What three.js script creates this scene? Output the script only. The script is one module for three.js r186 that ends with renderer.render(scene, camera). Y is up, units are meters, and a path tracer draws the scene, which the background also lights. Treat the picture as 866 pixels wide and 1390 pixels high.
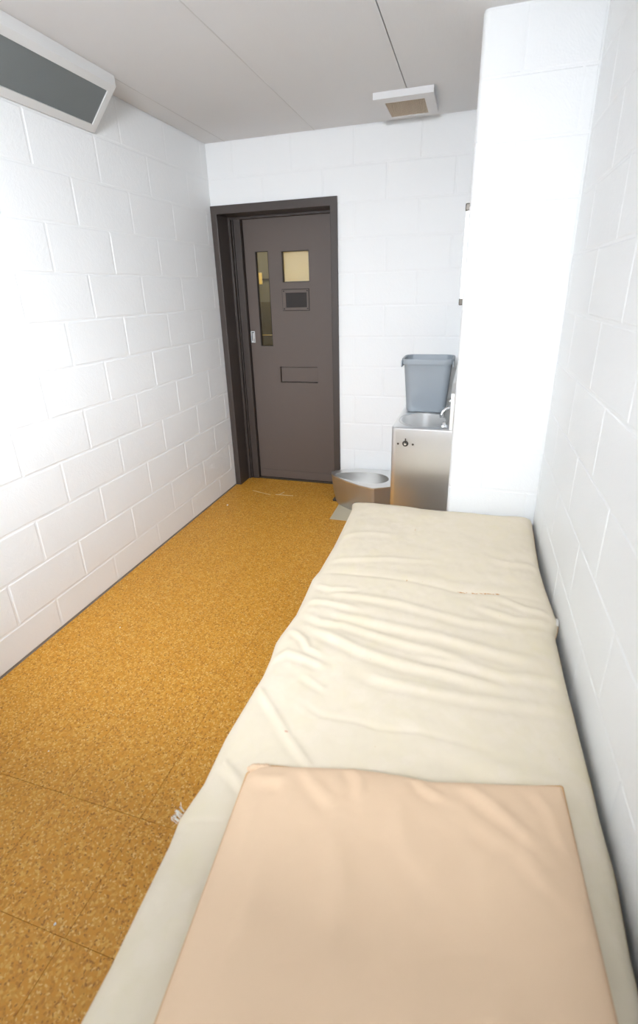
import * as THREE from 'three';
import { RectAreaLightUniformsLib } from 'three/addons/lights/RectAreaLightUniformsLib.js';
import { RoundedBoxGeometry } from 'three/addons/geometries/RoundedBoxGeometry.js';
import { mergeGeometries, mergeVertices, toCreasedNormals } from 'three/addons/utils/BufferGeometryUtils.js';
import { ImprovedNoise } from 'three/addons/math/ImprovedNoise.js';
import { Brush, Evaluator, SUBTRACTION } from 'three-bvh-csg';

/* ---------- camera, daylight, exposure ---------- */
const scene = new THREE.Scene();
const camera = new THREE.PerspectiveCamera(2 * Math.atan(650 / 657.54) * 180 / Math.PI, 866 / 1300, 0.05, 60);
camera.position.set(1.7774, 1.4816, 3.3821);
camera.rotation.set(-0.3703, 0.3037, -0.0287, 'YXZ');
camera.setViewOffset(866, 1300, 0, 0, 866, 1390);
camera.updateProjectionMatrix();
camera.focus = 3.0;
camera.userData.fStop = 3.2;

scene.background = new THREE.Color().setRGB(0.75, 0.9, 1.15);      // overcast daylight outside the cell window

RectAreaLightUniformsLib.init();
const renderer = new THREE.WebGLRenderer({ antialias: true });
renderer.toneMapping = THREE.LinearToneMapping;
renderer.toneMappingExposure = 1.0;
renderer.shadowMap.enabled = true;

const WIN = { x0: 0.55, x1: 1.73, y0: 1.6, y1: 2.25 };              // the window in the wall behind the camera
const REAR = 3.72, DEEP = 0.32;                                      // rear wall face and its depth
const daylight = new THREE.RectAreaLight(new THREE.Color().setRGB(0.95, 1.0, 1.065), 112, 4.0, 1.3);
daylight.position.set(3.2, 2.5, REAR + DEEP + 0.8);
daylight.lookAt(3.2, 2.5, 0);
scene.add(daylight);

/* ---------- measures of the cell ---------- */
const W = 2.128, H = 2.398, CH = 0.2032, BL = 0.4064;
const CHX = 1.725, CHZ = 1.094;                                      // pipe chase in the far right corner
let seed = 7;
const rnd = () => { seed = (seed * 1664525 + 1013904223) >>> 0; return seed / 4294967296; };
const N = new ImprovedNoise();

/* ---------- helpers ---------- */
const taken = {};
function numbered(n) { if (!(n in taken)) { taken[n] = 0; return n; } taken[n]++; return `${n}_${String(taken[n]).padStart(3, '0')}`; }
function shade(o) { o.traverse(c => { if (c.isMesh) { c.castShadow = true; c.receiveShadow = true; } }); }
function tag(o, label, category, group) { o.userData.label = label; o.userData.category = category; if (group) o.userData.group = group; return o; }
function obj(name, geos, mat, parent) {
  const g = Array.isArray(geos) ? (geos.length > 1 ? mergeGeometries(geos.map(q => { const k = q.index ? q.toNonIndexed() : q; for (const a of Object.keys(k.attributes)) if (!['position', 'normal', 'uv'].includes(a)) k.deleteAttribute(a); return k; })) : geos[0]) : geos;
  const m = new THREE.Mesh(g, mat);
  m.name = parent ? name : numbered(name);
  (parent || scene).add(m);
  m.castShadow = m.receiveShadow = true;
  return m;
}
function thing(name, label, category, pos = [0, 0, 0]) {
  const o = new THREE.Group(); o.name = numbered(name); o.position.set(...pos); scene.add(o);
  return tag(o, label, category);
}
function struct(o, label) { o.userData.kind = 'structure'; if (label) { o.userData.label = label; o.userData.category = 'structure'; } return o; }
function bx(x0, x1, y0, y1, z0, z1, r = 0) {
  const w = x1 - x0, h = y1 - y0, d = z1 - z0;
  const g = r ? new RoundedBoxGeometry(w, h, d, 2, Math.min(r, w / 2.01, h / 2.01, d / 2.01)) : new THREE.BoxGeometry(w, h, d);
  g.translate((x0 + x1) / 2, (y0 + y1) / 2, (z0 + z1) / 2);
  return g;
}
function cyl(r0, r1, h, seg, at, axis = 'y') {
  const g = new THREE.CylinderGeometry(r1, r0, h, seg);
  if (axis === 'x') g.rotateZ(-Math.PI / 2);
  if (axis === 'z') g.rotateX(Math.PI / 2);
  g.translate(...at);
  return g;
}
function canvasTex(w, h, draw, rep, srgb = true) {
  const c = document.createElement('canvas'); c.width = w; c.height = h;
  draw(c.getContext('2d'), w, h);
  const t = new THREE.CanvasTexture(c);
  t.wrapS = t.wrapT = THREE.RepeatWrapping;
  if (rep) t.repeat.set(...rep);
  if (srgb) t.colorSpace = THREE.SRGBColorSpace;
  return t;
}
function dataTex(n, f, rep, srgb) {
  const d = new Uint8Array(n * n * 4);
  for (let j = 0; j < n; j++) for (let i = 0; i < n; i++) {
    const v = f(i / n, j / n), k = (j * n + i) * 4;
    const a = Array.isArray(v) ? v : [v, v, v];
    for (let q = 0; q < 3; q++) d[k + q] = Math.max(0, Math.min(255, a[q] * 255));
    d[k + 3] = 255;
  }
  const t = new THREE.DataTexture(d, n, n);
  t.wrapS = t.wrapT = THREE.RepeatWrapping; t.magFilter = THREE.LinearFilter; t.minFilter = THREE.LinearMipmapLinearFilter; t.generateMipmaps = true;
  if (rep) t.repeat.set(...rep);
  if (srgb) t.colorSpace = THREE.SRGBColorSpace;
  t.needsUpdate = true;
  return t;
}
// noise that tiles over the unit square
function tnoise(u, v, f, s) {
  const a = u * Math.PI * 2, b = v * Math.PI * 2, r = f / (Math.PI * 2);
  return N.noise(Math.cos(a) * r + s, Math.sin(a) * r + Math.cos(b) * r * 0.77, Math.sin(b) * r + s * 1.7);
}

/* ---------- materials ---------- */
const paintBump = dataTex(512, (u, v) => 0.5 + 0.28 * tnoise(u, v, 60, 3) + 0.2 * tnoise(u, v, 22, 9) + 0.1 * (rnd() - 0.5), [2.5, 2.5]);
const M = {};
M.wall = new THREE.MeshStandardMaterial({ color: new THREE.Color().setRGB(0.885, 0.895, 0.895), roughness: 0.5, bumpMap: paintBump, bumpScale: 0.0009 });
M.ceil = new THREE.MeshStandardMaterial({ color: new THREE.Color().setRGB(0.79, 0.785, 0.785), roughness: 0.75, bumpMap: paintBump, bumpScale: 0.0004 });
M.ceilBack = new THREE.MeshStandardMaterial({ color: new THREE.Color().setRGB(0.09, 0.085, 0.08), roughness: 0.9 });
M.caulk = new THREE.MeshStandardMaterial({ color: new THREE.Color().setRGB(0.66, 0.65, 0.64), roughness: 0.6 });
M.dirtyCaulk = new THREE.MeshStandardMaterial({ color: new THREE.Color().setRGB(0.2, 0.17, 0.14), roughness: 0.8 });
M.door = new THREE.MeshStandardMaterial({ color: '#60554f', roughness: 0.48, bumpMap: paintBump, bumpScale: 0.0003 });
M.frame = new THREE.MeshStandardMaterial({ color: '#433b37', roughness: 0.45, bumpMap: paintBump, bumpScale: 0.0003 });
M.darkGap = new THREE.MeshStandardMaterial({ color: '#2e2927', roughness: 0.7 });
M.grilleDark = new THREE.MeshStandardMaterial({ color: '#5a514e', roughness: 0.6 });
M.yellowGlass = new THREE.MeshPhysicalMaterial({ color: new THREE.Color().setRGB(0.97, 0.95, 0.86), transmission: 1, thickness: 0, roughness: 0.03, ior: 1.45 });
M.clearGlass = new THREE.MeshPhysicalMaterial({ color: new THREE.Color().setRGB(0.98, 0.98, 0.96), transmission: 1, thickness: 0, roughness: 0.03, ior: 1.45 });
M.shutter = new THREE.MeshPhysicalMaterial({ color: '#fff0bf', transmission: 0.6, thickness: 0, roughness: 1 });
M.cream = new THREE.MeshStandardMaterial({ color: '#f3dc92', roughness: 0.6 });
M.whiteMetal = new THREE.MeshStandardMaterial({ color: new THREE.Color().setRGB(0.72, 0.72, 0.71), roughness: 0.4 });
M.lens = new THREE.MeshPhysicalMaterial({ color: '#767b7c', roughness: 0.35, bumpMap: paintBump, bumpScale: 0.0006 });
M.grille = new THREE.MeshStandardMaterial({ color: '#cdbda8', roughness: 0.7 });
M.grilleBack = new THREE.MeshStandardMaterial({ color: '#7d6750', roughness: 0.9 });
const streak = dataTex(256, (u, v) => 0.5 + 0.5 * tnoise(u, 0.3, 90, 4) + 0.25 * tnoise(u, v * 0.15, 40, 8), [5, 1]);
M.steel = new THREE.MeshPhysicalMaterial({ color: new THREE.Color().setRGB(0.83, 0.83, 0.825), metalness: 1, roughness: 0.33, bumpMap: streak, bumpScale: 0.00006, anisotropy: 0.5 });
M.steelSmooth = new THREE.MeshPhysicalMaterial({ color: new THREE.Color().setRGB(0.74, 0.735, 0.72), metalness: 1, roughness: 0.32 });
M.dullSteel = new THREE.MeshPhysicalMaterial({ color: new THREE.Color().setRGB(0.58, 0.58, 0.59), metalness: 1, roughness: 0.42 });
M.chrome = new THREE.MeshPhysicalMaterial({ color: new THREE.Color().setRGB(0.82, 0.83, 0.85), metalness: 1, roughness: 0.08 });
M.darkMetal = new THREE.MeshStandardMaterial({ color: '#5a554f', metalness: 0.8, roughness: 0.4 });
M.bin = new THREE.MeshPhysicalMaterial({ color: '#9aa2a9', roughness: 0.42 });
M.concrete = new THREE.MeshStandardMaterial({ color: '#b9b5ad', roughness: 0.85, bumpMap: paintBump, bumpScale: 0.001 });
M.lint = new THREE.MeshStandardMaterial({ color: '#f4f1ea', roughness: 0.9 });

/* ---------- floor: speckled vinyl tiles, one foot square ---------- */
const chipTex = canvasTex(1024, 1024, (c, w, h) => {
  c.fillStyle = '#cf9029'; c.fillRect(0, 0, w, h);
  const cols = ['#d69c3c', '#c48826', '#ca8e2e', '#dba84c', '#b97b20', '#d19736', '#cc9230', '#d8a346', '#bf8224'];
  const chip = (col, x, y, a, b, r) => {
    c.fillStyle = col;
    for (const dx of [0, -w, w]) for (const dy of [0, -h, h]) {
      if (x + dx < -20 || x + dx > w + 20 || y + dy < -20 || y + dy > h + 20) continue;
      c.beginPath(); c.ellipse(x + dx, y + dy, a, b, r, 0, Math.PI * 2); c.fill();
    }
  };
  for (let i = 0; i < 15000; i++) chip(cols[Math.floor(rnd() * cols.length)], rnd() * w, rnd() * h, 3.0 + rnd() * 6, 1.8 + rnd() * 3.4, rnd() * 3.14);
  for (let i = 0; i < 2300; i++) chip('#9c6518', rnd() * w, rnd() * h, 1.8 + rnd() * 4.2, 1 + rnd() * 2, rnd() * 3.14);
  for (let i = 0; i < 2600; i++) chip('#e3b96e', rnd() * w, rnd() * h, 1.8 + rnd() * 4.2, 1 + rnd() * 1.9, rnd() * 3.14);
}, [1.2, 1.2]);
M.tile = new THREE.MeshPhysicalMaterial({ map: chipTex, roughness: 0.55, bumpMap: chipTex, bumpScale: 0.0003 });
M.paleTile = new THREE.MeshPhysicalMaterial({ color: '#c9bfa5', roughness: 0.45, bumpMap: paintBump, bumpScale: 0.0002 });
M.subfloor = new THREE.MeshStandardMaterial({ color: '#7a5826', roughness: 0.9 });
const floor = struct(obj('floor', bx(-0.2, W + 0.2, -0.2, -0.003, -0.2, REAR + 0.3), M.subfloor), 'speckled golden-brown vinyl tile floor of the cell');
{
  const T = 0.3046, gap = 0.0007;
  const geoFor = (w, d, ou, ov) => {   // tile with a fine eased edge
    const e = 0.0006, y = 0, p = [], uv = [], idx = [];
    const rings = [[0, -0.004], [0, y - e], [e, y]];
    for (const [i, yy] of rings) for (const [a, b] of [[i, i], [w - i, i], [w - i, d - i], [i, d - i]]) { p.push(a, yy, b); uv.push(a + ou, b + ov); }
    for (let k = 0; k < 2; k++) for (let q = 0; q < 4; q++) { const a = k * 4 + q, b = k * 4 + (q + 1) % 4; idx.push(a, a + 4, b, b, a + 4, b + 4); }
    idx.push(8, 11, 10, 8, 10, 9);
    const g = new THREE.BufferGeometry();
    g.setAttribute('position', new THREE.Float32BufferAttribute(p, 3)); g.setAttribute('uv', new THREE.Float32BufferAttribute(uv, 2)); g.setIndex(idx);
    const f = g.toNonIndexed(); f.computeVertexNormals(); return f;
  };
  const cache = {};
  const xs = [0]; for (let x = 0.93 - 3 * T; x < W; x += T) if (x > 0.02) xs.push(x); xs.push(W);
  const zs = [-0.17]; for (let z = 0.157 - T; z < REAR; z += T) if (z > -0.17 + 0.01) zs.push(z); zs.push(REAR);
  for (let i = 0; i + 1 < xs.length; i++) for (let j = 0; j + 1 < zs.length; j++) {
    const w = xs[i + 1] - xs[i] - gap, d = zs[j + 1] - zs[j] - gap;
    if (w < 0.01 || d < 0.01) continue;
    const v = Math.floor(rnd() * 12), key = `${w.toFixed(3)}_${d.toFixed(3)}_${v}`;
    cache[key] = cache[key] || geoFor(w, d, v * 0.271, v * 0.613);
    const pale = Math.abs(xs[i] - 0.93) < 0.01 && Math.abs(zs[j] - 0.157) < 0.01;
    const t = obj(pale ? 'pale_tile' : 'tile', cache[key], pale ? M.paleTile : M.tile, floor);
    if (pale) t.userData.label = 'single plain beige replacement tile';
    t.position.set(xs[i] + gap / 2, 0, zs[j] + gap / 2);
  }
}

/* ---------- painted concrete block walls ---------- */
const blockCache = {};
function blockGeo(w, h) {            // front face looks along +z, lower left corner at the origin
  const key = `${w.toFixed(4)}_${h.toFixed(4)}`;
  if (blockCache[key]) return blockCache[key];
  const rings = [[0, -0.02], [0, -0.0022], [0.002, -0.0008], [0.0052, 0]], p = [], uv = [], idx = [];
  for (const [i, z] of rings) for (const [a, b] of [[i, i], [w - i, i], [w - i, h - i], [i, h - i]]) { p.push(a, b, z); uv.push(a, b); }
  for (let k = 0; k < 3; k++) for (let q = 0; q < 4; q++) { const a = k * 4 + q, b = k * 4 + (q + 1) % 4; idx.push(a, b, a + 4, b, b + 4, a + 4); }
  idx.push(12, 13, 14, 12, 14, 15);
  let g = new THREE.BufferGeometry();
  g.setAttribute('position', new THREE.Float32BufferAttribute(p, 3)); g.setAttribute('uv', new THREE.Float32BufferAttribute(uv, 2)); g.setIndex(idx);
  g = toCreasedNormals(g, 0.2);
  return blockCache[key] = g;
}
const JW = 0.0075;
// lays courses over a face: at(u, v) puts the lower left corner, rows run from the ceiling down
function layBlocks(parent, L, phaseEven, place, from = () => 0, turn = 0) {
  for (let c = 0; c < 12; c++) {
    const yt = H - c * CH, yb = Math.max(0.004, yt - CH);
    const u0 = from(c, yb, yt);
    const ph = phaseEven + (c % 2 ? BL / 2 : 0);
    const js = [u0];
    for (let k = Math.ceil((u0 - ph) / BL); ; k++) { const u = ph + k * BL; if (u >= L - 0.025) break; if (u > u0 + 0.025) js.push(u); }
    js.push(L);
    for (let k = 0; k + 1 < js.length; k++) {
      const w = js[k + 1] - js[k] - JW, h = yt - yb - JW;
      const m = obj('block', blockGeo(w, h), M.wall, parent);
      const [x, z] = place(js[k] + JW / 2, (rnd() - 0.5) * 0.0007);
      m.position.set(x, yb + JW / 2, z); m.rotation.y = turn;
    }
  }
}
const REC = 0.0017;   // depth of the painted joints
const wallLeft = struct(obj('wall_left', bx(-0.2, -REC, 0, H + 0.1, -0.2, REAR + 0.2), M.wall), 'white painted concrete block wall on the left');
layBlocks(wallLeft, REAR, REAR - 0.081 - 20 * BL, (u, d) => [d, REAR - u], () => 0, Math.PI / 2);
const wallRight = struct(obj('wall_right', bx(W + REC, W + 0.2, 0, H + 0.1, CHZ - 0.2, REAR + 0.2), M.wall), 'white painted concrete block wall along the bed');
layBlocks(wallRight, REAR - CHZ, 1.56 - CHZ - 4 * BL, (u, d) => [W - d, CHZ + u], () => 0, -Math.PI / 2);
const DX1 = 0.87, DY1 = 2.012;         // rough opening for the door frame
const wallBack = struct(obj('wall_back', [bx(-0.2, DX1, DY1, H + 0.1, -0.2, -REC), bx(DX1, CHX + 0.4, 0, H + 0.1, -0.2, -REC)], M.wall), 'white painted concrete block wall with the cell door');
layBlocks(wallBack, CHX + 0.01, 1.408 - 8 * BL, (u, d) => [u, d], (c, yb) => (yb < 1.98 ? DX1 : 0), 0);
// chase: a block pier with a rounded outer corner
{
  const r = 0.022, s = new THREE.Shape();
  s.moveTo(CHX + REC, -(0.004)); s.lineTo(CHX + REC, -(CHZ - REC - r));
  s.absarc(CHX + REC + r, -(CHZ - REC - r), r, Math.PI, Math.PI * 1.5, false);
  s.lineTo(W + 0.2, -(CHZ - REC)); s.lineTo(W + 0.2, -0.004); s.closePath();
  const g = new THREE.ExtrudeGeometry(s, { depth: H + 0.1, bevelEnabled: false, curveSegments: 8 });
  g.rotateX(-Math.PI / 2);
  const chase = struct(obj('wall_chase', g, M.wall), 'white painted block pier housing the plumbing beside the sink');
  for (let c = 0; c < 12; c++) {
    const yt = H - c * CH, yb = Math.max(0.004, yt - CH), h = yt - yb - JW;
    const j = c % 2 ? 2.077 : 1.87;
    // corner block with a bullnose that returns along the side
    const L = c % 2 ? 0.146 : 0.352, k = new THREE.Shape(), e = 0;
    k.moveTo(CHX, -(CHZ - L + JW)); k.lineTo(CHX, -(CHZ - r - 0.004)); k.lineTo(CHX, -(CHZ - r)); k.absarc(CHX + r, -(CHZ - r), r, Math.PI, Math.PI * 1.5, false);
    k.lineTo(CHX + r + 0.004, -CHZ); k.lineTo(j - JW / 2 - e, -CHZ); k.lineTo(j - JW / 2, -(CHZ - 0.02)); k.lineTo(CHX + 0.045, -(CHZ - 0.02)); k.lineTo(CHX + 0.02, -(CHZ - 0.045)); k.lineTo(CHX + 0.02, -(CHZ - L + JW)); k.closePath();
    const cg = new THREE.ExtrudeGeometry(k, { depth: h - 0.006, bevelEnabled: true, bevelThickness: 0.003, bevelSize: 0.002, bevelOffset: -0.002, bevelSegments: 1, curveSegments: 6 });
    cg.rotateX(-Math.PI / 2); cg.translate(0, yb + JW / 2 + 0.003, 0);
    obj('block', toCreasedNormals(cg, 0.3), M.wall, chase);
    const f = obj('block', blockGeo(W - j - JW, h), M.wall, chase); f.position.set(j + JW / 2, yb + JW / 2, CHZ + (rnd() - 0.5) * 0.0006);
    let z1 = CHZ - L;
    while (z1 > 0.03) { const w = Math.min(BL, z1); const b = obj('block', blockGeo(w - JW, h), M.wall, chase); b.position.set(CHX, yb + JW / 2, z1 - w + JW / 2); b.rotation.y = -Math.PI / 2; z1 -= w; }
  }
}
// rear wall with the window that lets the daylight in (behind the camera)
const RZ = REAR + DEEP;
struct(obj('wall_rear', [bx(-0.2, W + 0.2, -0.2, WIN.y0, REAR, RZ), bx(-0.2, W + 0.2, WIN.y1, H + 0.2, REAR, RZ), bx(-0.2, WIN.x0, WIN.y0, WIN.y1, REAR, RZ), bx(WIN.x1, W + 0.2, WIN.y0, WIN.y1, REAR, RZ)], M.wall), 'white painted rear wall holding the deep cell window');
{
  const w = new THREE.Group(); w.name = 'window_1'; scene.add(w); struct(w, 'steel framed cell window deep in the rear wall');
  const z = RZ - 0.035, f = 0.03;
  for (const r of [[WIN.x0, WIN.x0 + f, WIN.y0, WIN.y1], [WIN.x1 - f, WIN.x1, WIN.y0, WIN.y1], [WIN.x0 + f, WIN.x1 - f, WIN.y0, WIN.y0 + f], [WIN.x0 + f, WIN.x1 - f, WIN.y1 - f, WIN.y1]]) obj('window_frame', bx(...r, z - 0.02, z + 0.02), M.whiteMetal, w);
}

/* ---------- ceiling: long painted panels, one open joint ---------- */
const ceiling = struct(obj('ceiling', bx(-0.2, W + 0.2, H + 0.012, H + 0.2, -0.2, REAR + 0.2), M.ceilBack), 'grey painted panel ceiling');
{
  const xs = [0, 0.142, 0.752, 1.371, 1.981, W];
  for (let i = 0; i + 1 < xs.length; i++) obj('panel', bx(xs[i] + 0.0022, xs[i + 1] - 0.0022, H, H + 0.0125, 0, REAR, 0.001), M.ceil, ceiling);
  for (const i of [1, 2, 4]) obj('joint_strip', bx(xs[i] - 0.0024, xs[i] + 0.0024, H - 0.0006, H + 0.012, 0, REAR), M.caulk, ceiling);
}

/* ---------- dirty sealant bead along the foot of the left wall ---------- */
{
  const bead = new THREE.Shape(); bead.moveTo(-0.004, -0.001); bead.lineTo(0.006, -0.001); bead.quadraticCurveTo(0.001, 0.002, 0.0006, 0.008); bead.lineTo(-0.004, 0.008); bead.closePath();
  const g = new THREE.ExtrudeGeometry(bead, { depth: REAR - 0.02, bevelEnabled: false });
  g.translate(0, 0, 0.015);
  struct(obj('trim_1', g, M.dirtyCaulk), 'thin dark sealant line at the foot of the left wall');
}

/* ---------- cell door ---------- */
const FX0 = 0.001, FX1 = 0.893, FI0 = 0.046, FI1 = 0.846, FT = 2.035, FIT = 1.983, DZ = -0.185;
{
  const d = new THREE.Group(); d.name = 'door_1'; scene.add(d); struct(d, 'dark brown steel cell door in a deep frame');
  const fs = new THREE.Shape();
  fs.moveTo(FX0, 0.001); fs.lineTo(FI0, 0.001); fs.lineTo(FI0, FIT); fs.lineTo(FI1, FIT); fs.lineTo(FI1, 0.001); fs.lineTo(FX1, 0.001); fs.lineTo(FX1, FT); fs.lineTo(FX0, FT); fs.closePath();
  const fg = new THREE.ExtrudeGeometry(fs, { depth: 0.214, bevelEnabled: true, bevelThickness: 0.003, bevelSize: 0.003, bevelOffset: -0.003, bevelSegments: 2 });
  fg.translate(0, 0, -0.2);
  obj('door_frame', fg, M.frame, d);
  // stops and channel on the latch side, head stop
  obj('door_stop', [bx(FI0, FI0 + 0.018, 0.002, FIT, DZ + 0.012, DZ + 0.045, 0.002), bx(FI0 + 0.022, FI0 + 0.03, 0.002, FIT, DZ + 0.004, DZ + 0.03, 0.002)], M.frame, d);
  obj('door_channel', bx(FI0 + 0.036, FI0 + 0.088, 0.002, FIT - 0.012, DZ - 0.01, DZ + 0.03, 0.003), M.frame, d);
  obj('rear_stop', bx(FI0, FI0 + 0.13, 0.002, FIT, DZ - 0.075, DZ - 0.045), M.darkGap, d);
  obj('head_stop', bx(FI0, FI1, FIT - 0.016, FIT, DZ, DZ + 0.04, 0.002), M.frame, d);
  obj('sill', bx(FI0, FI1, -0.002, 0.012, DZ - 0.03, DZ + 0.012, 0.003), M.darkMetal, d);
  // slab with real openings
  const x0 = FI0 + 0.094, x1 = FI1, y0 = 0.014, y1 = FIT - 0.004;
  const sl = new THREE.Shape(); sl.moveTo(x0, y0); sl.lineTo(x1, y0); sl.lineTo(x1, y1); sl.lineTo(x0, y1); sl.closePath();
  const hole = (a, b, e, f) => { const p = new THREE.Path(); p.moveTo(a, e); p.lineTo(a, f); p.lineTo(b, f); p.lineTo(b, e); p.closePath(); sl.holes.push(p); };
  const NW = [0.222, 0.322, 1.095, 1.757], SW = [0.426, 0.632, 1.545, 1.75], SP = [0.447, 0.608, 1.372, 1.472], FS = [0.37, 0.672, 0.82, 0.94];
  hole(...NW); hole(...SW); hole(...FS); hole(...SP);
  const sg = new THREE.ExtrudeGeometry(sl, { depth: 0.04, bevelEnabled: true, bevelThickness: 0.0015, bevelSize: 0.0015, bevelOffset: -0.0015, bevelSegments: 1 });
  sg.translate(0, 0, DZ - 0.0415);
  const slab = obj('door_leaf', sg, M.door, d);
  const rail = obj('kick_strip', bx(x0 + 0.003, x1, 0.016, 0.084, DZ, DZ + 0.006, 0.002), M.door, slab);
  const pane = (r, z, m) => obj('pane', bx(r[0], r[1], r[2], r[3], z - 0.002, z + 0.002), m, slab);
  pane(NW, DZ - 0.016, M.yellowGlass); pane(SW, DZ - 0.02, M.clearGlass);
  // glazing beads
  for (const r of [NW, SW]) obj('glazing_bead', [bx(r[0], r[0] + 0.004, r[2], r[3], DZ - 0.012, DZ - 0.003), bx(r[1] - 0.004, r[1], r[2], r[3], DZ - 0.012, DZ - 0.003), bx(r[0], r[1], r[2], r[2] + 0.004, DZ - 0.012, DZ - 0.003), bx(r[0], r[1], r[3] - 0.004, r[3], DZ - 0.012, DZ - 0.003)], M.darkGap, slab);
  // cream shutter closed behind the square window
  obj('window_shutter', [bx(SW[0] - 0.03, SW[1] + 0.03, SW[2] - 0.03, SW[3] + 0.03, DZ - 0.06, DZ - 0.055), bx(SW[0] - 0.03, SW[1] + 0.03, SW[2] + 0.024, SW[2] + 0.03, DZ - 0.056, DZ - 0.051)], M.shutter, slab).userData.label = 'cream yellow shutter closed behind the square window';
  // speaker plate: frame, four screws, perforated insert
  const pf = new THREE.Shape(); pf.moveTo(0.42, 1.352); pf.lineTo(0.623, 1.352); pf.lineTo(0.623, 1.496); pf.lineTo(0.42, 1.496); pf.closePath();
  const ph = new THREE.Path(); ph.moveTo(SP[0], SP[2]); ph.lineTo(SP[0], SP[3]); ph.lineTo(SP[1], SP[3]); ph.lineTo(SP[1], SP[2]); ph.closePath(); pf.holes.push(ph);
  const pg = new THREE.ExtrudeGeometry(pf, { depth: 0.004, bevelEnabled: true, bevelThickness: 0.0015, bevelSize: 0.0015, bevelOffset: -0.0015, bevelSegments: 1 }); pg.translate(0, 0, DZ + 0.0015);
  obj('speaker_plate', pg, M.door, slab);
  obj('plate_shadow_gap', bx(0.416, 0.627, 1.348, 1.5, DZ - 0.001, DZ + 0.0008), M.darkGap, slab).name = 'speaker_gasket';
  const ins = [bx(SP[0] - 0.002, SP[1] + 0.002, SP[2] - 0.002, SP[3] + 0.002, DZ - 0.014, DZ - 0.008)];
  for (let i = 0; i < 11; i++) { const y = SP[2] + 0.006 + i * 0.0088; ins.push(bx(SP[0], SP[1], y, y + 0.004, DZ - 0.008, DZ - 0.005)); }
  obj('speaker_grille', ins, M.grilleDark, slab);
  for (const [x, y] of [[0.431, 1.363], [0.612, 1.363], [0.431, 1.485], [0.612, 1.485]]) obj('screw', cyl(0.0055, 0.004, 0.003, 12, [x, y, DZ + 0.0075], 'z'), M.darkGap, slab);
  // food slot flap, set back in its opening
  obj('food_slot_flap', bx(FS[0] + 0.004, FS[1] - 0.003, FS[2] + 0.004, FS[3] - 0.004, DZ - 0.03, DZ - 0.014, 0.002), M.door, slab);
  obj('slot_backing', bx(FS[0] - 0.004, FS[1] + 0.004, FS[2] - 0.004, FS[3] + 0.004, DZ - 0.047, DZ - 0.043), M.darkGap, slab);
  // recessed pull: chrome plate with a dark cup
  const lk = obj('pull_plate', bx(0.141, 0.18, 1.118, 1.206, DZ, DZ + 0.004, 0.0015), M.chrome, slab);
  obj('pull_cup', [bx(0.152, 0.157, 1.134, 1.198, DZ + 0.0038, DZ + 0.0048), bx(0.152, 0.172, 1.193, 1.198, DZ + 0.0038, DZ + 0.0048), bx(0.168, 0.171, 1.128, 1.15, DZ + 0.0038, DZ + 0.0048)], M.darkGap, lk);
}
/* corridor beyond the door, seen through the narrow pane */
{
  const cw = new THREE.MeshStandardMaterial({ color: '#6a6856', roughness: 0.7, bumpMap: paintBump, bumpScale: 0.0012 });
  const dado = new THREE.MeshStandardMaterial({ color: '#463e14', roughness: 0.6 });
  struct(obj('wall_corridor', [bx(-2.6, 2.4, 1.37, 2.6, -2.6, -2.4), bx(-2.8, -2.6, -0.2, 2.6, -2.6, -0.2), bx(2.4, 2.6, -0.2, 2.6, -2.6, -0.2)], cw), 'grey corridor wall seen through the narrow door pane');
  struct(obj('wall_corridor_lower', bx(-2.6, 2.4, 0, 1.37, -2.6, -2.39), dado), 'olive lower corridor wall seen through the narrow door pane');
  struct(obj('wall_corridor_near', [bx(-2.6, -0.2, 0, 2.6, -0.2, -0.02), bx(2.125, 2.4, 0, 2.6, -0.2, -0.02)], cw), 'near corridor wall either side of the cell');
  struct(obj('trim_2', [bx(-2.6, 2.4, 1.615, 1.632, -2.4, -2.385)], M.darkGap), 'dark rail on the corridor wall behind the narrow pane');
  struct(obj('trim_3', [bx(-2.6, 2.4, 0.985, 0.992, -2.39, -2.38)], M.cream), 'thin pale line on the lower corridor wall');
  struct(obj('floor_corridor', bx(-2.8, 2.6, -0.2, 0, -2.6, -0.2), new THREE.MeshStandardMaterial({ color: '#8a7030', roughness: 0.5 })), 'corridor floor beyond the door');
  struct(obj('ceiling_corridor', bx(-2.8, 2.6, 2.6, 2.8, -2.6, -0.2), M.ceil), 'corridor ceiling beyond the door');
  const lp = thing('corridor_lamp', 'lit ceiling lamp panel in the corridor beyond the door', 'lamp', [-0.6, 2.6, -1.4]);
  obj('housing', bx(-0.3, 0.3, -0.05, 0, -0.15, 0.15, 0.01), M.whiteMetal, lp);
  obj('diffuser', bx(-0.27, 0.27, -0.056, -0.05, -0.12, 0.12), new THREE.MeshStandardMaterial({ color: '#fff0c8', emissive: '#ffe6a8', emissiveIntensity: 2 }), lp);
  const rl = new THREE.RectAreaLight('#ffecbe', 62, 0.54, 0.24); rl.position.set(-0.6, 2.535, -1.4); rl.lookAt(-0.6, 0, -1.4); scene.add(rl);
  const wl = thing('corridor_sign', 'small pale yellow plate on the corridor wall behind the narrow pane', 'plate', [-0.688, 1.57, -2.398]);
  obj('plate', bx(-0.022, 0.022, 0, 0.13, 0, 0.02, 0.004), M.cream, wl);
}

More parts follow.
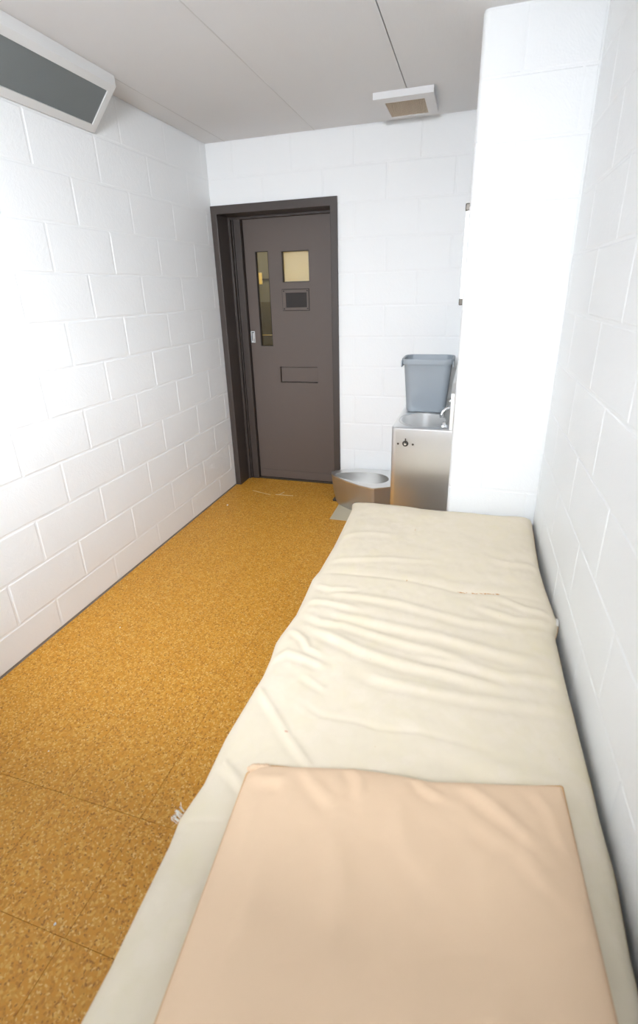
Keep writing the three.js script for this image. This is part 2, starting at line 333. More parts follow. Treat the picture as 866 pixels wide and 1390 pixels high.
/* ---------- corner light fixture ---------- */
{
  const t = thing('light_fixture', 'white corner light fixture with unlit grey lens at wall and ceiling', 'light', [0, H, 1.093]);
  const LEN = 1.235;
  const s = new THREE.Shape(); s.moveTo(0.001, -0.001); s.lineTo(0.161, -0.001); s.lineTo(0.161, -0.042); s.lineTo(0.01, -0.201); s.lineTo(0.001, -0.201); s.closePath();
  const e = new THREE.ExtrudeGeometry(s, { depth: LEN - 0.006, bevelEnabled: true, bevelThickness: 0.003, bevelSize: 0.003, bevelOffset: -0.003, bevelSegments: 2 });
  e.translate(0, 0, 0.003);
  // recess for the lens, cut along the sloping face
  const a = Math.atan2(-0.159, -0.151), len = Math.hypot(0.151, 0.159), mx = (0.161 + 0.01) / 2, my = (-0.042 - 0.201) / 2;
  const cut = new THREE.BoxGeometry(len - 0.062, 0.024, LEN - 0.07); cut.rotateZ(a); cut.translate(mx, my, LEN / 2);
  const ev = new Evaluator(); ev.useGroups = false;
  const body = ev.evaluate(new Brush(toCreasedNormals(e, 0.3)), new Brush(cut), SUBTRACTION).geometry;
  obj('housing', body, M.whiteMetal, t);
  const ln = new THREE.BoxGeometry(len - 0.063, 0.006, LEN - 0.071); ln.rotateZ(a);
  const nx = Math.sin(a), ny = -Math.cos(a);   // into the housing
  const sgn = (nx * -1 + ny * 1) > 0 ? 1 : -1;
  ln.translate(mx + sgn * nx * 0.0085, my + sgn * ny * 0.0085, LEN / 2);
  obj('lens', ln, M.lens, t).userData.label = 'grey unlit lens';
}

/* ---------- ceiling vent ---------- */
{
  const t = thing('ceiling_vent', 'ceiling air vent plate with tan grille near the back wall', 'vent', [1.353, H, 0.285]);
  const b0 = -0.031, b1 = -0.001;
  obj('plate', [bx(-0.15, 0.15, b0, b1, 0.108, 0.178), bx(-0.15, 0.15, b0, b1, -0.15, -0.125), bx(-0.15, -0.1, b0, b1, -0.125, 0.108), bx(0.1, 0.15, b0, b1, -0.125, 0.108)], M.ceil, t);
  obj('back', bx(-0.1, 0.1, -0.004, -0.001, -0.125, 0.108), M.grilleBack, t);
  const sl = [];
  for (let i = 0; i <= 22; i++) { const x = -0.099 + i * 0.009; sl.push(bx(x - 0.0018, x + 0.0018, -0.029, -0.012, -0.125, 0.108)); }
  for (let i = 0; i <= 16; i++) { const z = -0.123 + i * 0.0143; sl.push(bx(-0.1, 0.1, -0.028, -0.012, z - 0.0016, z + 0.0016)); }
  obj('grille', sl, M.grille, t).userData.kind = 'stuff';
}

/* ---------- steel mirror on the side of the chase ---------- */
{
  const t = thing('wall_mirror', 'slim steel mirror on the pier above the sink, seen edge on', 'mirror', [CHX, 1.4, 0.72]);
  obj('mirror_plate', bx(-0.014, -0.002, 0.012, 0.405, -0.15, 0.15, 0.003), M.chrome, t);
  for (const z of [0.149, -0.156]) obj('edge_frame', bx(-0.018, -0.0005, 0.02, 0.4, z, z + 0.007, 0.002), M.steelSmooth, t);
  for (const y of [0, 0.392]) obj('clip', bx(-0.021, -0.0005, y, y + 0.03, 0.13, 0.16, 0.004), M.darkMetal, t);
  for (const y of [0, 0.392]) obj('clip', bx(-0.021, -0.0005, y, y + 0.03, -0.16, -0.13, 0.004), M.darkMetal, t);
}

/* ---------- steel sink cabinet ---------- */
const SK = { x0: 1.398, x1: 1.722, z0: 0.012, z1: 0.828, y: 0.78 };
{
  const t = thing('sink_cabinet', 'stainless steel sink cabinet with a round basin', 'sink', [0, 0, 0]);
  const r = 0.028, s = new THREE.Shape(), { x0, x1, z0, z1, y } = SK;
  s.moveTo(x0, -z0); s.lineTo(x1, -z0); s.lineTo(x1, -z1); s.lineTo(x0 + r + 0.004, -z1); s.lineTo(x0 + r, -z1);
  s.absarc(x0 + r, -(z1 - r), r, -Math.PI / 2, -Math.PI, true); s.lineTo(x0, -(z1 - r - 0.004)); s.closePath();
  const bc = [1.551, 0.632], rx = 0.134, rz = 0.168;
  const hp = new THREE.Path(); hp.absellipse(bc[0], -bc[1], rx, rz, 0, Math.PI * 2, true);
  // skin: walls and a top with the basin opening
  const walls = new THREE.ExtrudeGeometry(s, { depth: y - 0.012, bevelEnabled: true, bevelThickness: 0.01, bevelSize: 0.01, bevelOffset: -0.01, bevelSegments: 4, curveSegments: 10 });
  walls.rotateX(-Math.PI / 2); walls.translate(0, 0.002, 0);
  const cutter = new THREE.CylinderGeometry(1, 0.8, 0.3, 64); cutter.scale(rx, 1, rz); cutter.translate(bc[0], y - 0.02, bc[1]);
  const ev = new Evaluator(); ev.useGroups = false;
  const sharp = toCreasedNormals(walls, 0.34);
  obj('cabinet_body', ev.evaluate(new Brush(sharp), new Brush(cutter), SUBTRACTION).geometry, M.steel, t);
  // basin
  const pr = []; for (let i = 0; i <= 24; i++) { const a = i / 24; pr.push(new THREE.Vector2(0.02 + 0.97 * Math.pow(Math.sin(a * Math.PI / 2), 0.62), -0.135 + 0.135 * (1 - Math.pow(Math.cos(a * Math.PI / 2), 0.9)))); }
  pr.push(new THREE.Vector2(1.0, 0.0015), new THREE.Vector2(1.025, 0.003), new THREE.Vector2(1.045, 0.0005));
  const bg = new THREE.LatheGeometry(pr, 72); bg.scale(rx, 1, rz); bg.translate(bc[0], y - 0.0005, bc[1]);
  bg.computeVertexNormals();
  const basin = obj('basin', bg, M.steelSmooth, t);
  obj('drain', cyl(0.022, 0.022, 0.004, 24, [bc[0], y - 0.134, bc[1]]), M.chrome, basin);
  // splash plate against the chase
  const sp = new THREE.Shape(); sp.moveTo(-z1 + 0.012, y); sp.lineTo(-z0 - 0.01, y); sp.lineTo(-z0 - 0.01, y + 0.23); sp.lineTo(-z1 + 0.09, y + 0.23); sp.lineTo(-z1 + 0.012, y + 0.19); sp.closePath();
  const spg = new THREE.ExtrudeGeometry(sp, { depth: 0.016, bevelEnabled: true, bevelThickness: 0.002, bevelSize: 0.003, bevelOffset: -0.003, bevelSegments: 2 });
  spg.rotateY(Math.PI / 2); spg.translate(x1 - 0.021, 0, 0);
  const plate = obj('splash_plate', spg, M.steel, t);
  // spout, push button and bubbler
  const cv = new THREE.CatmullRomCurve3([new THREE.Vector3(x1 - 0.02, y + 0.055, 0.56), new THREE.Vector3(x1 - 0.045, y + 0.056, 0.565), new THREE.Vector3(x1 - 0.066, y + 0.04, 0.572), new THREE.Vector3(x1 - 0.074, y + 0.016, 0.577)]);
  obj('spout', [new THREE.TubeGeometry(cv, 20, 0.0125, 14), cyl(0.021, 0.018, 0.012, 20, [x1 - 0.027, y + 0.055, 0.56], 'x'), cyl(0.0135, 0.0135, 0.012, 16, [x1 - 0.074, y + 0.011, 0.577])], M.chrome, t);
  obj('push_button', [cyl(0.016, 0.016, 0.01, 20, [x1 - 0.026, y + 0.1, 0.57], 'x'), cyl(0.011, 0.009, 0.012, 20, [x1 - 0.035, y + 0.1, 0.57], 'x')], M.chrome, t);
  obj('bubbler', [cyl(0.02, 0.017, 0.012, 20, [x1 - 0.05, y + 0.008, 0.775]), cyl(0.011, 0.008, 0.018, 16, [x1 - 0.05, y + 0.02, 0.775])], M.chrome, t);
  // valve knob on the front, between two screws
  const kz = z1, ky = 0.693, kx = 1.476;
  const knob = obj('valve_ring', (() => { const g = new THREE.TorusGeometry(0.0125, 0.0042, 10, 24); g.translate(kx, ky, kz + 0.003); return g; })(), M.darkMetal, t);
  obj('valve_core', cyl(0.008, 0.006, 0.018, 16, [kx, ky, kz + 0.007], 'z'), M.chrome, knob);
  obj('valve_lever', bx(kx - 0.003, kx + 0.004, ky + 0.008, ky + 0.03, kz + 0.004, kz + 0.01, 0.002), M.darkMetal, knob);
  for (const x of [kx - 0.04, kx + 0.04]) obj('screw', cyl(0.006, 0.0035, 0.005, 14, [x, ky - 0.004, kz + 0.002], 'z'), M.darkMetal, t);
}

/* ---------- low steel toilet bowl ---------- */
{
  const t = thing('toilet_bowl', 'low stainless steel toilet bowl with a pointed rim beside the sink cabinet', 'toilet', [0, 0, 0]);
  const RY = 0.228;
  // outer plan: a blunt tip on the left, straight flats widening to the right
  const plan = [[0.862, 0.135], [0.868, 0.172], [0.9, 0.215], [1.0, 0.288], [1.12, 0.355], [1.205, 0.385], [1.225, 0.385], [1.33, 0.33], [1.393, 0.29], [1.393, 0.03], [1.15, 0.016], [1.05, 0.026], [0.95, 0.06], [0.885, 0.1]];
  const outer = new THREE.Shape(); plan.forEach(([x, z], i) => i ? outer.lineTo(x, -z) : outer.moveTo(x, -z)); outer.closePath();
  const hc = [1.1, 0.195], n = 72, holePts = [];
  for (let i = 0; i < n; i++) { const a = i / n * Math.PI * 2, c = Math.cos(a), s = Math.sin(a); const w = 0.098 + 0.032 * c; holePts.push([hc[0] + 0.196 * c, hc[1] + w * 1.05 * s + 0.012 * c]); }
  const rim = new THREE.Shape(); plan.forEach(([x, z], i) => i ? rim.lineTo(x, -z) : rim.moveTo(x, -z)); rim.closePath();
  const hp = new THREE.Path(); holePts.forEach(([x, z], i) => i ? hp.lineTo(x, -z) : hp.moveTo(x, -z)); hp.closePath(); rim.holes.push(hp);
  const rg = new THREE.ExtrudeGeometry(rim, { depth: 0.006, bevelEnabled: true, bevelThickness: 0.003, bevelSize: 0.003, bevelOffset: -0.002, bevelSegments: 3 });
  rg.rotateX(-Math.PI / 2); rg.translate(0, RY - 0.009, 0);
  obj('rim', rg, M.steelSmooth, t);
  // skirt: lofts from the rim to a slightly smaller foot
  const skirt = (() => {
    const k = 96, rows = [[0.002, 0.93], [0.03, 0.945], [0.1, 0.975], [RY - 0.006, 1.0]], pts = [];
    const per = []; let tot = 0; const seg = plan.map((p, i) => { const q = plan[(i + 1) % plan.length], l = Math.hypot(q[0] - p[0], q[1] - p[1]); tot += l; return l; });
    for (let i = 0; i < k; i++) { let d = i / k * tot, j = 0; while (d > seg[j]) { d -= seg[j]; j++; } const p = plan[j], q = plan[(j + 1) % plan.length], f = d / seg[j]; per.push([p[0] + (q[0] - p[0]) * f, p[1] + (q[1] - p[1]) * f]); }
    const P = [], uv = [], I = [];
    rows.forEach(([y, s]) => per.forEach(([x, z], i) => { P.push(1.39 + (x - 1.39) * s, y, 0.18 + (z - 0.18) * s); uv.push(i / k * 1.4, y); }));
    for (let r = 0; r + 1 < rows.length; r++) for (let i = 0; i < k; i++) { const a = r * k + i, b = r * k + (i + 1) % k; I.push(a, b, a + k, b, b + k, a + k); }
    const g = new THREE.BufferGeometry(); g.setAttribute('position', new THREE.Float32BufferAttribute(P, 3)); g.setAttribute('uv', new THREE.Float32BufferAttribute(uv, 2)); g.setIndex(I);
    return toCreasedNormals(g, 0.45);
  })();
  obj('skirt', skirt, M.dullSteel, t);
  const bowl = (() => {
    const P = [], uv = [], I = [], rows = 16;
    for (let r = 0; r <= rows; r++) { const a = r / rows, s = Math.pow(Math.cos(a * Math.PI / 2), 0.65) * 0.97 + 0.03, y = RY - 0.002 - 0.17 * Math.sin(a * Math.PI / 2); holePts.forEach(([x, z], i) => { P.push(hc[0] + 0.03 * a + (x - hc[0]) * s, y, hc[1] + (z - hc[1]) * s); uv.push(i / n, a); }); }
    for (let r = 0; r < rows; r++) for (let i = 0; i < n; i++) { const a = r * n + i, b = r * n + (i + 1) % n; I.push(a, a + n, b, b, a + n, b + n); }
    const g = new THREE.BufferGeometry(); g.setAttribute('position', new THREE.Float32BufferAttribute(P, 3)); g.setAttribute('uv', new THREE.Float32BufferAttribute(uv, 2)); g.setIndex(I); g.computeVertexNormals();
    return g;
  })();
  obj('bowl', bowl, M.steelSmooth, t);
  obj('floor_bracket', [bx(0.872, 0.91, 0.001, 0.018, 0.115, 0.165, 0.004)], M.darkMetal, t);
}

/* ---------- grey waste basket on the cabinet ---------- */
{
  const t = thing('waste_basket', 'grey plastic waste basket standing on the sink cabinet', 'bin', [1.542, SK.y + 0.001, 0.378]);
  const rr = (w, d, r, k) => {   // rounded rectangle ring
    const out = [];
    for (let q = 0; q < 4; q++) for (let i = 0; i <= k; i++) { const a = (q + i / k) * Math.PI / 2; out.push([(q === 0 || q === 3 ? 1 : -1) * (w / 2 - r) + Math.cos(a) * r, (q < 2 ? 1 : -1) * (d / 2 - r) + Math.sin(a) * r]); }
    return out;
  };
  const h = 0.318;
  const loft = rings => {
    const P = [], uv = [], I = [], k = 9, n = 4 * (k + 1);
    rings.forEach(([w, d, r, y]) => rr(w, d, r, k).forEach(([x, z], i) => { P.push(x, y, z); uv.push(i / n, y * 3); }));
    for (let r = 0; r + 1 < rings.length; r++) for (let i = 0; i < n; i++) { const a = r * n + i, b = r * n + (i + 1) % n; I.push(a, a + n, b, b, a + n, b + n); }
    const last = rings.length - 1, c = P.length / 3;
    P.push(0, rings[last][3], 0); uv.push(0.5, 0.5); for (let i = 0; i < n; i++) I.push(last * n + i, c, last * n + (i + 1) % n);
    P.push(0, rings[0][3], 0); uv.push(0.5, 0.5); for (let i = 0; i < n; i++) I.push(i, (i + 1) % n, c + 1);
    const g = new THREE.BufferGeometry(); g.setAttribute('position', new THREE.Float32BufferAttribute(P, 3)); g.setAttribute('uv', new THREE.Float32BufferAttribute(uv, 2)); g.setIndex(I);
    return toCreasedNormals(g, 0.7);
  };
  obj('body', loft([[0.212, 0.152, 0.03, 0], [0.224, 0.164, 0.036, 0.004], [0.231, 0.17, 0.038, 0.014], [0.272, 0.214, 0.046, h - 0.03], [0.276, 0.218, 0.047, h - 0.006], [0.27, 0.212, 0.045, h - 0.004], [0.222, 0.162, 0.035, 0.008]]), M.bin, t);
  obj('rim', loft([[0.276, 0.216, 0.047, h - 0.03], [0.296, 0.238, 0.054, h - 0.032], [0.3, 0.242, 0.056, h - 0.012], [0.298, 0.24, 0.055, h - 0.003], [0.29, 0.232, 0.052, h], [0.274, 0.214, 0.046, h - 0.002], [0.27, 0.21, 0.045, h - 0.014]].slice(0, 7)), M.bin, t);
  for (const s of [-1, 1]) obj('handle_tab', bx(s * 0.146 - 0.004, s * 0.146 + 0.004, h - 0.048, h - 0.012, -0.03, 0.105, 0.003), M.bin, t);
}
// the rim loft closes with a flat cap: remove it so that the basket stays open
scene.traverse(o => {
  if (o.name === 'rim' && o.parent && o.parent.name === 'waste_basket') {
    const g = o.geometry.index ? o.geometry.toNonIndexed() : o.geometry, p = g.attributes.position.array, nr = g.attributes.normal.array, keep = [];
    for (let i = 0; i < p.length; i += 9) { let hasC = false; for (let k = 0; k < 9; k += 3) if (Math.hypot(p[i + k], p[i + k + 2]) < 1e-4) hasC = true; if (!hasC) keep.push(i); }
    const P = [], Nn = []; for (const i of keep) for (let k = 0; k < 9; k++) { P.push(p[i + k]); Nn.push(nr[i + k]); }
    const q = new THREE.BufferGeometry(); q.setAttribute('position', new THREE.Float32BufferAttribute(P, 3)); q.setAttribute('normal', new THREE.Float32BufferAttribute(Nn, 3)); q.setAttribute('uv', new THREE.Float32BufferAttribute(new Float32Array(P.length / 3 * 2), 2));
    o.geometry = q;
  }
});

/* ---------- bunk ---------- */
{
  const t = thing('bunk', 'low concrete bunk under the cream mattress', 'bed', [0, 0, 0]);
  obj('plinth', bx(1.42, W - 0.004, 0.001, 0.29, 1.16, 3.24), M.concrete, t);
  obj('slab', bx(1.31, W - 0.004, 0.29, 0.365, 1.14, 3.27, 0.01), M.concrete, t);
}

/* ---------- mattress ---------- */
const lerpTable = (T, z) => { if (z <= T[0][1]) return T[0][0]; for (let i = 0; i + 1 < T.length; i++) if (z <= T[i + 1][1]) { const f = (z - T[i][1]) / (T[i + 1][1] - T[i][1]); return T[i][0] + (T[i + 1][0] - T[i][0]) * f; } return T[T.length - 1][0]; };
const LE = [[1.247, 1.11], [1.262, 1.18], [1.270, 1.42], [1.274, 1.6], [1.270, 1.80], [1.261, 1.86], [1.266, 1.95], [1.272, 2.08], [1.260, 2.2], [1.2585, 2.24], [1.268, 2.3], [1.274, 2.38], [1.27, 2.46], [1.266, 2.6], [1.273, 2.72], [1.263, 2.805], [1.272, 2.86], [1.284, 3.05], [1.286, 3.26]];
const RE = [[2.118, 1.1], [2.115, 1.2], [2.107, 1.42], [2.104, 1.55], [2.109, 1.70], [2.120, 1.84], [2.1245, 1.905], [2.118, 1.935], [2.107, 1.97], [2.106, 2.12], [2.109, 2.29], [2.112, 2.4], [2.114, 2.56], [2.118, 2.66], [2.112, 2.8], [2.11, 3.26]];
// folds: [amplitude, half width, trough share, points x,z]
const FOLDS = [
  [-0.004, 0.010, 0, [[1.281, 1.85], [1.4, 1.842], [1.522, 1.837], [1.621, 1.836], [1.796, 1.861], [1.938, 1.841], [2.1, 1.835]]],
  [0.0045, 0.03, 0, [[1.281, 1.81], [1.522, 1.797], [1.796, 1.818], [1.98, 1.8]]],
  [0.0065, 0.017, 0.7, [[1.31, 2.1], [1.381, 2.14], [1.455, 2.13], [1.598, 2.165], [1.768, 2.19], [1.93, 2.235]]],
  [0.008, 0.018, 0.8, [[1.345, 2.165], [1.438, 2.2], [1.528, 2.238], [1.645, 2.26], [1.773, 2.266], [1.95, 2.29]]],
  [0.006, 0.011, 0.7, [[1.29, 2.19], [1.357, 2.235], [1.383, 2.273], [1.438, 2.29]]],
  [0.006, 0.014, 0.6, [[1.275, 2.345], [1.32, 2.3], [1.407, 2.318], [1.46, 2.34]]],
  [0.004, 0.010, 0.8, [[1.399, 2.378], [1.481, 2.42]]],
  [-0.0035, 0.007, 0, [[1.425, 2.476], [1.49, 2.501], [1.572, 2.498], [1.637, 2.503], [1.733, 2.486], [1.9, 2.5]]],
  [0.0075, 0.011, 0.25, [[1.268, 2.425], [1.292, 2.448], [1.35, 2.503], [1.419, 2.57], [1.499, 2.64], [1.53, 2.672]]],
  [0.0075, 0.011, 0.7, [[1.296, 2.672], [1.316, 2.687], [1.35, 2.706], [1.39, 2.735]]],
  [-0.0032, 0.006, 0, [[1.271, 2.828], [1.32, 2.815], [1.39, 2.803]]],
  [0.007, 0.02, 0.8, [[1.40, 2.08], [1.451, 2.094], [1.726, 2.112], [1.932, 2.149], [2.05, 2.155]]],
  [0.006, 0.018, 0.7, [[1.36, 1.975], [1.42, 1.971], [1.61, 1.981], [1.83, 2.017], [2.0, 2.02]]],
  [0.004, 0.016, 0.6, [[1.3, 1.76], [1.387, 1.737], [1.515, 1.698], [1.722, 1.67]]],
  [0.006, 0.017, 0.7, [[1.7, 2.215], [1.785, 2.222], [1.929, 2.237], [2.09, 2.21]]],
  [0.006, 0.017, 0.7, [[1.56, 2.33], [1.615, 2.34], [1.835, 2.345], [2.1, 2.32]]],
  [0.005, 0.014, 0.7, [[1.30, 1.93], [1.36, 1.95], [1.46, 1.93]]],
  [0.005, 0.014, 0.7, [[1.30, 2.03], [1.37, 2.03], [1.5, 2.05]]],
  [0.006, 0.016, 0.7, [[1.86, 1.93], [1.98, 1.97], [2.1, 1.95]]],
  [0.0055, 0.014, 0.7, [[1.93, 1.86], [2.02, 1.9], [2.1, 1.9]]],
  [0.003, 0.008, 0.5, [[1.601, 1.468], [1.607, 1.377]]],
  [0.004, 0.02, 0.4, [[1.29, 1.55], [1.4, 1.5], [1.52, 1.49]]],
  [0.004, 0.02, 0.4, [[1.9, 1.6], [2.0, 1.62], [2.1, 1.6]]],
  [0.005, 0.03, 0.5, [[1.75, 2.50], [1.9, 2.54], [2.08, 2.53]]],
  [0.0035, 0.012, 0.6, [[1.86, 2.6], [1.96, 2.55], [2.09, 2.53]]],
];
function foldHeight(x, z, F) {
  let h = 0;
  for (const [A, w0, tr, pts] of F) {
    const w = w0 * 0.85;
    let best = 1e9, sd = 0, at = 0, tot = pts.length - 1;
    for (let i = 0; i < tot; i++) {
      const [ax, az] = pts[i], [cx, cz] = pts[i + 1], ex = cx - ax, ez = cz - az, l2 = ex * ex + ez * ez;
      let f = ((x - ax) * ex + (z - az) * ez) / l2; const fc = Math.max(0, Math.min(1, f));
      const dx = x - ax - ex * fc, dz = z - az - ez * fc, d = dx * dx + dz * dz;
      if (d < best) { best = d; sd = Math.sign(ex * (z - az) - ez * (x - ax)); at = (i + fc) / tot; }
    }
    const d = Math.sqrt(best); if (d > w * 5) continue;
    const end = Math.min(1, Math.min(at, 1 - at) * 5 + 0.12), s = sd * d;
    h += 0.68 * A * end * (Math.exp(-((s / w) ** 2)) - tr * Math.exp(-(((s - 1.7 * w) / (1.2 * w)) ** 2)));
  }
  return h;
}
const fbm = (x, z, s) => N.noise(x, z, s) + 0.5 * N.noise(x * 2.1, z * 2.1, s + 4) + 0.25 * N.noise(x * 4.3, z * 4.3, s + 9);
function cushion(nx, nz, X, Z, mid, half, under, px, pz, extra) {
  // closed cushion: two sheets that meet at the seam line
  const P = [], uv = [], I = [], id = (k, i, j) => k * (nx + 1) * (nz + 1) + j * (nx + 1) + i;
  for (const k of [1, -1]) for (let j = 0; j <= nz; j++) for (let i = 0; i <= nx; i++) {
    const ease = q => { const s = 2 * q - 1; return Math.sign(s) * (1 - Math.pow(1 - Math.abs(s), 1.35)); };
    const s = ease(i / nx), t = ease(j / nz);
    const x = X((s + 1) / 2, (t + 1) / 2), z = Z((s + 1) / 2, (t + 1) / 2);
    const e = Math.pow(Math.max(0, 1 - Math.abs(s) ** px), 0.42) * Math.pow(Math.max(0, 1 - Math.abs(t) ** pz), 0.42);
    const y = mid(x, z) + (k > 0 ? half : -under) * e + (k > 0 ? extra(x, z) * Math.min(1, e * 1.3) : 0);
    P.push(x, y, z); uv.push(x, z);
  }
  for (const k of [0, 1]) for (let j = 0; j < nz; j++) for (let i = 0; i < nx; i++) {
    const a = id(k, i, j), b = id(k, i + 1, j), c = id(k, i + 1, j + 1), d = id(k, i, j + 1);
    if (k === 0) I.push(a, d, b, b, d, c); else I.push(a, b, d, b, c, d);
  }
  let g = new THREE.BufferGeometry(); g.setAttribute('position', new THREE.Float32BufferAttribute(P, 3)); g.setAttribute('uv', new THREE.Float32BufferAttribute(uv, 2)); g.setIndex(I);
  g = mergeVertices(g, 1e-5); g.computeVertexNormals();
  return g;
}
const weave = dataTex(128, (u, v) => 0.5 + 0.25 * Math.sin(u * Math.PI * 2 * 32) + 0.25 * Math.sin(v * Math.PI * 2 * 32) + 0.12 * (rnd() - 0.5), [26, 26]);
{
  const x0 = 1.22, x1 = 2.14, z0 = 1.08, z1 = 3.28, cw = 768, chh = 1836;
  const cloth = canvasTex(cw, chh, (c, w, h) => {
    c.fillStyle = '#e6d9c1'; c.fillRect(0, 0, w, h);
    const px = x => (x - x0) / (x1 - x0) * w, pz = z => (z - z0) / (z1 - z0) * h;
    for (let i = 0; i < 1500; i++) { c.fillStyle = rnd() < 0.5 ? 'rgba(226,205,172,0.05)' : 'rgba(250,240,222,0.06)'; c.beginPath(); c.ellipse(rnd() * w, rnd() * h, 8 + rnd() * 40, 5 + rnd() * 20, rnd() * 3, 0, 6.3); c.fill(); }
    // rusty marks on the cross seam and a few small ones
    const mark = (x, z, rx, rz, col) => { c.fillStyle = col; c.beginPath(); c.ellipse(px(x), pz(z), rx, rz, 0.1, 0, 6.3); c.fill(); };
    for (let i = 0; i < 26; i++) { const x = 1.8 + rnd() * 0.15; mark(x, 1.861 - (x - 1.796) * 0.14 + (rnd() - 0.5) * 0.004, 1 + rnd() * 4, 0.8 + rnd() * 1.1, 'rgba(196,128,62,0.5)'); }
    mark(1.812, 1.859, 5, 2.5, 'rgba(190,115,50,0.55)'); mark(1.935, 1.842, 4, 3, 'rgba(190,115,50,0.6)');
    mark(1.62, 1.836, 1.5, 4, 'rgba(200,140,80,0.6)'); mark(1.605, 1.42, 1, 9, 'rgba(206,160,100,0.55)'); mark(1.421, 2.571, 4, 2, 'rgba(205,150,120,0.7)');
    for (let i = 0; i < 14; i++) mark(1.3 + rnd() * 0.75, 1.3 + rnd() * 1.3, 1, 1, 'rgba(196,150,90,0.4)');
  }, null);
  cloth.flipY = false;
  const mat = new THREE.MeshPhysicalMaterial({ map: cloth, roughness: 0.78, bumpMap: weave, bumpScale: 0.0002, sheen: 0.15, sheenRoughness: 0.6 });
  const g = cushion(190, 420,
    (a, b) => { const z = 1.1 + b * 2.17, l = lerpTable(LE, z), r = lerpTable(RE, z); return l + (r - l) * a; },
    (a, b) => { const zf = 1.112 + 0.03 * Math.sin(a * Math.PI) * 1 + 0.006 * Math.sin(a * 17); return zf + (3.27 - zf) * b; },
    () => 0.424, 0.056, 0.056, 10, 34,
    (x, z) => foldHeight(x, z, FOLDS) + 0.005 * fbm(x * 4, z * 3.2, 2) + 0.0016 * fbm(x * 14, z * 10, 5));
  const uvA = g.attributes.uv; for (let i = 0; i < uvA.count; i++) uvA.setXY(i, (uvA.getX(i) - x0) / (x1 - x0), (uvA.getY(i) - z0) / (z1 - z0));
  weave.repeat.set(26 * (x1 - x0), 26 * (z1 - z0));
  const t = thing('mattress', 'wrinkled cream cloth mattress lying on the bunk', 'mattress', [0, 0, 0]);
  obj('cover', g, mat, t);
  // piping along the seam of both long edges
  const pipe = T => { const pts = []; for (let z = 1.13; z < 3.25; z += 0.02) pts.push(new THREE.Vector3(lerpTable(T, z), 0.4245 + 0.002 * Math.sin(z * 31), z)); return new THREE.TubeGeometry(new THREE.CatmullRomCurve3(pts), 240, 0.0035, 6); };
  const pm = new THREE.MeshStandardMaterial({ color: '#d9b98f', roughness: 0.8 });
  obj('piping', pipe(LE), pm, t); obj('piping', pipe(RE), pm, t);
  // loose threads at the left edge, torn knot on the right edge
  const thr = [];
  for (let i = 0; i < 16; i++) { const z = 2.79 + rnd() * 0.03, a = rnd() * 6.3, L = 0.004 + rnd() * 0.007; thr.push(new THREE.TubeGeometry(new THREE.CatmullRomCurve3([new THREE.Vector3(1.268, 0.447, z), new THREE.Vector3(1.26 - rnd() * 0.008, 0.452 + rnd() * 0.008, z + Math.cos(a) * L * 0.4), new THREE.Vector3(1.259 - rnd() * 0.006, 0.446 + rnd() * 0.012, z + Math.cos(a) * L)]), 6, 0.0007, 4)); }
  obj('loose_threads', thr, M.lint, t);
  const knot = [];
  for (let i = 0; i < 9; i++) { const z = 1.9 + rnd() * 0.035, a = rnd() * 6.3; knot.push(new THREE.TubeGeometry(new THREE.CatmullRomCurve3([new THREE.Vector3(2.115, 0.448, z), new THREE.Vector3(2.121, 0.452 + rnd() * 0.006, z + Math.cos(a) * 0.008), new THREE.Vector3(2.119 + rnd() * 0.004, 0.442 + rnd() * 0.01, z + Math.cos(a) * 0.018)]), 6, 0.0009, 4)); }
  obj('torn_threads', knot, M.lint, t);
}

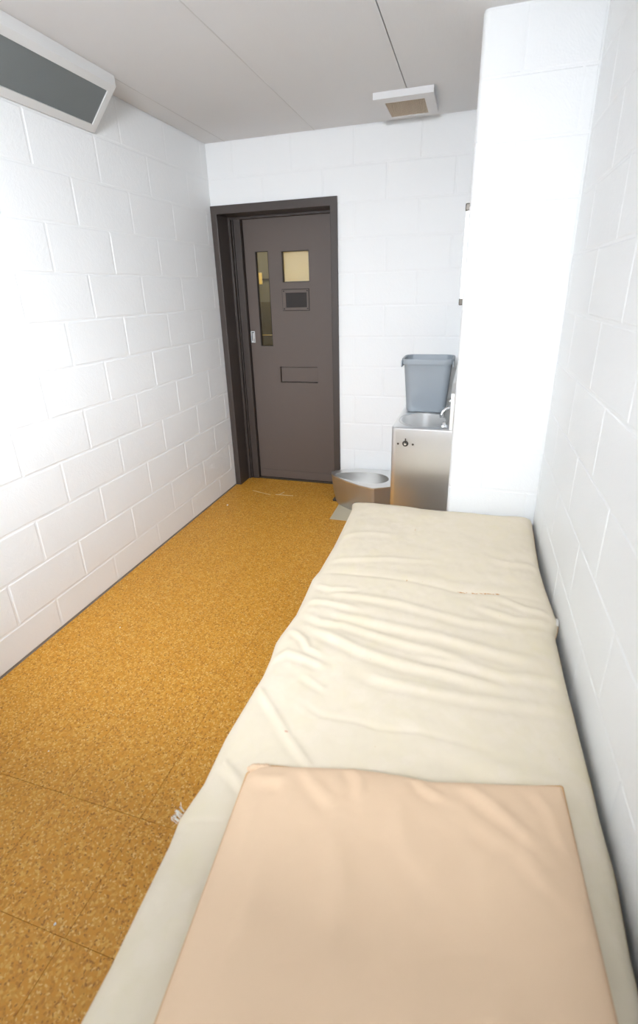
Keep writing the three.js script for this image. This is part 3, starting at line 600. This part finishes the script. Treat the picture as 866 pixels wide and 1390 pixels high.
/* ---------- pillow ---------- */
{
  const far = [[1.384, 2.712], [1.407, 2.69], [1.512, 2.668], [1.606, 2.647], [1.7, 2.636], [1.762, 2.634], [1.866, 2.608], [1.94, 2.588], [2.033, 2.562]];
  const zfar = x => { for (let i = 0; i + 1 < far.length; i++) if (x <= far[i + 1][0]) { const f = (x - far[i][0]) / (far[i + 1][0] - far[i][0]); return far[i][1] + (far[i + 1][1] - far[i][1]) * f; } return far[far.length - 1][1]; };
  const PF = [
    [0.008, 0.014, 0.6, [[1.6, 2.65], [1.63, 2.69], [1.64, 2.74]]], [0.008, 0.013, 0.6, [[1.74, 2.64], [1.76, 2.67], [1.80, 2.685]]], [0.008, 0.018, 0.6, [[1.82, 2.62], [1.9, 2.68], [1.97, 2.73]]],
    [0.009, 0.016, 0.6, [[1.39, 2.72], [1.43, 2.73], [1.48, 2.72]]], [0.006, 0.03, 0.5, [[1.6, 2.78], [1.64, 2.88], [1.65, 2.98]]], [0.006, 0.028, 0.5, [[1.48, 2.85], [1.5, 2.95], [1.5, 3.05]]],
    [0.006, 0.02, 0.5, [[1.85, 2.71], [1.93, 2.74], [1.99, 2.8]]], [0.006, 0.016, 0.5, [[1.5, 2.68], [1.54, 2.72], [1.6, 2.76]]], [0.006, 0.016, 0.5, [[1.97, 2.6], [2.0, 2.65], [2.02, 2.72]]],
    [0.005, 0.024, 0.5, [[1.7, 2.7], [1.74, 2.8], [1.83, 2.86]]], [0.005, 0.024, 0.5, [[1.42, 2.78], [1.45, 2.86], [1.44, 2.94]]],
  ];
  const mat = new THREE.MeshPhysicalMaterial({ color: '#ebccaa', roughness: 0.8, bumpMap: weave.clone(), bumpScale: 0.00025, sheen: 0.15, sheenRoughness: 0.6 });
  mat.bumpMap.repeat.set(26, 26); mat.bumpMap.needsUpdate = true;
  const g = cushion(150, 130,
    (a, b) => { const l = 1.384 + 0.045 * b, r = 2.033 + 0.03 * b; const pinch = 0.012 * Math.sin(b * Math.PI); return l + pinch * 0 + (r - l) * a; },
    (a, b) => { const zf = zfar(1.384 + (2.033 - 1.384) * a), zn = 3.2 - 0.06 * a; return zf + (zn - zf) * b; },
    () => 0.5, 0.05, 0.012, 3.2, 4.2,
    (x, z) => foldHeight(x, z, PF) + 0.006 * fbm(x * 5, z * 4, 12) + 0.0012 * fbm(x * 16, z * 12, 15));
  const t = thing('pillow', 'flat peach cloth pillow at the near end of the mattress', 'pillow', [0, 0, 0]);
  obj('cover', g, mat, t);
  const pm = new THREE.MeshStandardMaterial({ color: '#d3a878', roughness: 0.8 });
  const line = pts => new THREE.TubeGeometry(new THREE.CatmullRomCurve3(pts), 90, 0.0034, 6);
  const V = (x, z) => new THREE.Vector3(x, 0.5, z);
  obj('seam', [line(far.map(([x, z]) => V(x, z))), line([V(2.033, 2.562), V(2.04, 2.72), V(2.05, 2.9), V(2.062, 3.13)]), line([V(1.384, 2.712), V(1.4, 2.88), V(1.428, 3.19)])], pm, t);
  // bunched corner
  const cn = []; for (let i = 0; i < 5; i++) { const k = new THREE.SphereGeometry(0.009 + 0.002 * (i % 3), 10, 8); k.scale(1.1, 0.7, 0.8); k.translate(1.388 + i * 0.008, 0.503 + 0.003 * (i % 2), 2.702 - i * 0.003); cn.push(k); }
  obj('bunched_corner', cn, mat, t);
}

/* ---------- small litter on the floor ---------- */
{
  const spots = [[0.885, 2.882, 0.0045, 'white lint crumb on the floor nearest the camera'], [0.273, 1.842, 0.0042, 'white lint crumb on the floor near the left wall'], [0.472, 2.482, 0.003, 'tiny pale crumb in the middle of the near floor'], [0.125, 0.419, 0.0075, 'pale crumb on the floor near the door frame']];
  for (const [x, z, r, label] of spots) {
    const g = new THREE.IcosahedronGeometry(r, 1), p = g.attributes.position;
    for (let i = 0; i < p.count; i++) { const k = 0.75 + 0.4 * N.noise(p.getX(i) * 400 + x * 9, p.getY(i) * 400, p.getZ(i) * 400 + z); p.setXYZ(i, p.getX(i) * k, p.getY(i) * k * 0.55, p.getZ(i) * k); }
    g.computeVertexNormals();
    const m = obj('lint_crumb', g, M.lint); m.position.set(x, r * 0.42, z); tag(m, label, 'lint');
  }
  const sm = new THREE.MeshStandardMaterial({ color: '#e6d2a2', roughness: 0.8 });
  const strip = (ax, az, cx, cz, w) => { const L = Math.hypot(cx - ax, cz - az), g = new THREE.BoxGeometry(L, 0.0006, w); g.rotateY(-Math.atan2(cz - az, cx - ax)); g.translate((ax + cx) / 2, 0.0004, (az + cz) / 2); return g; };
  obj('paint_scuff', [strip(0.19, 0.105, 0.365, 0.158, 0.006)], sm, floor); obj('paint_scuff', [strip(0.4, 0.14, 0.545, 0.134, 0.009)], sm, floor); obj('paint_scuff', [strip(0.43, 0.137, 0.452, 0.075, 0.007)], sm, floor);
}

shade(scene);
renderer.render(scene, camera);
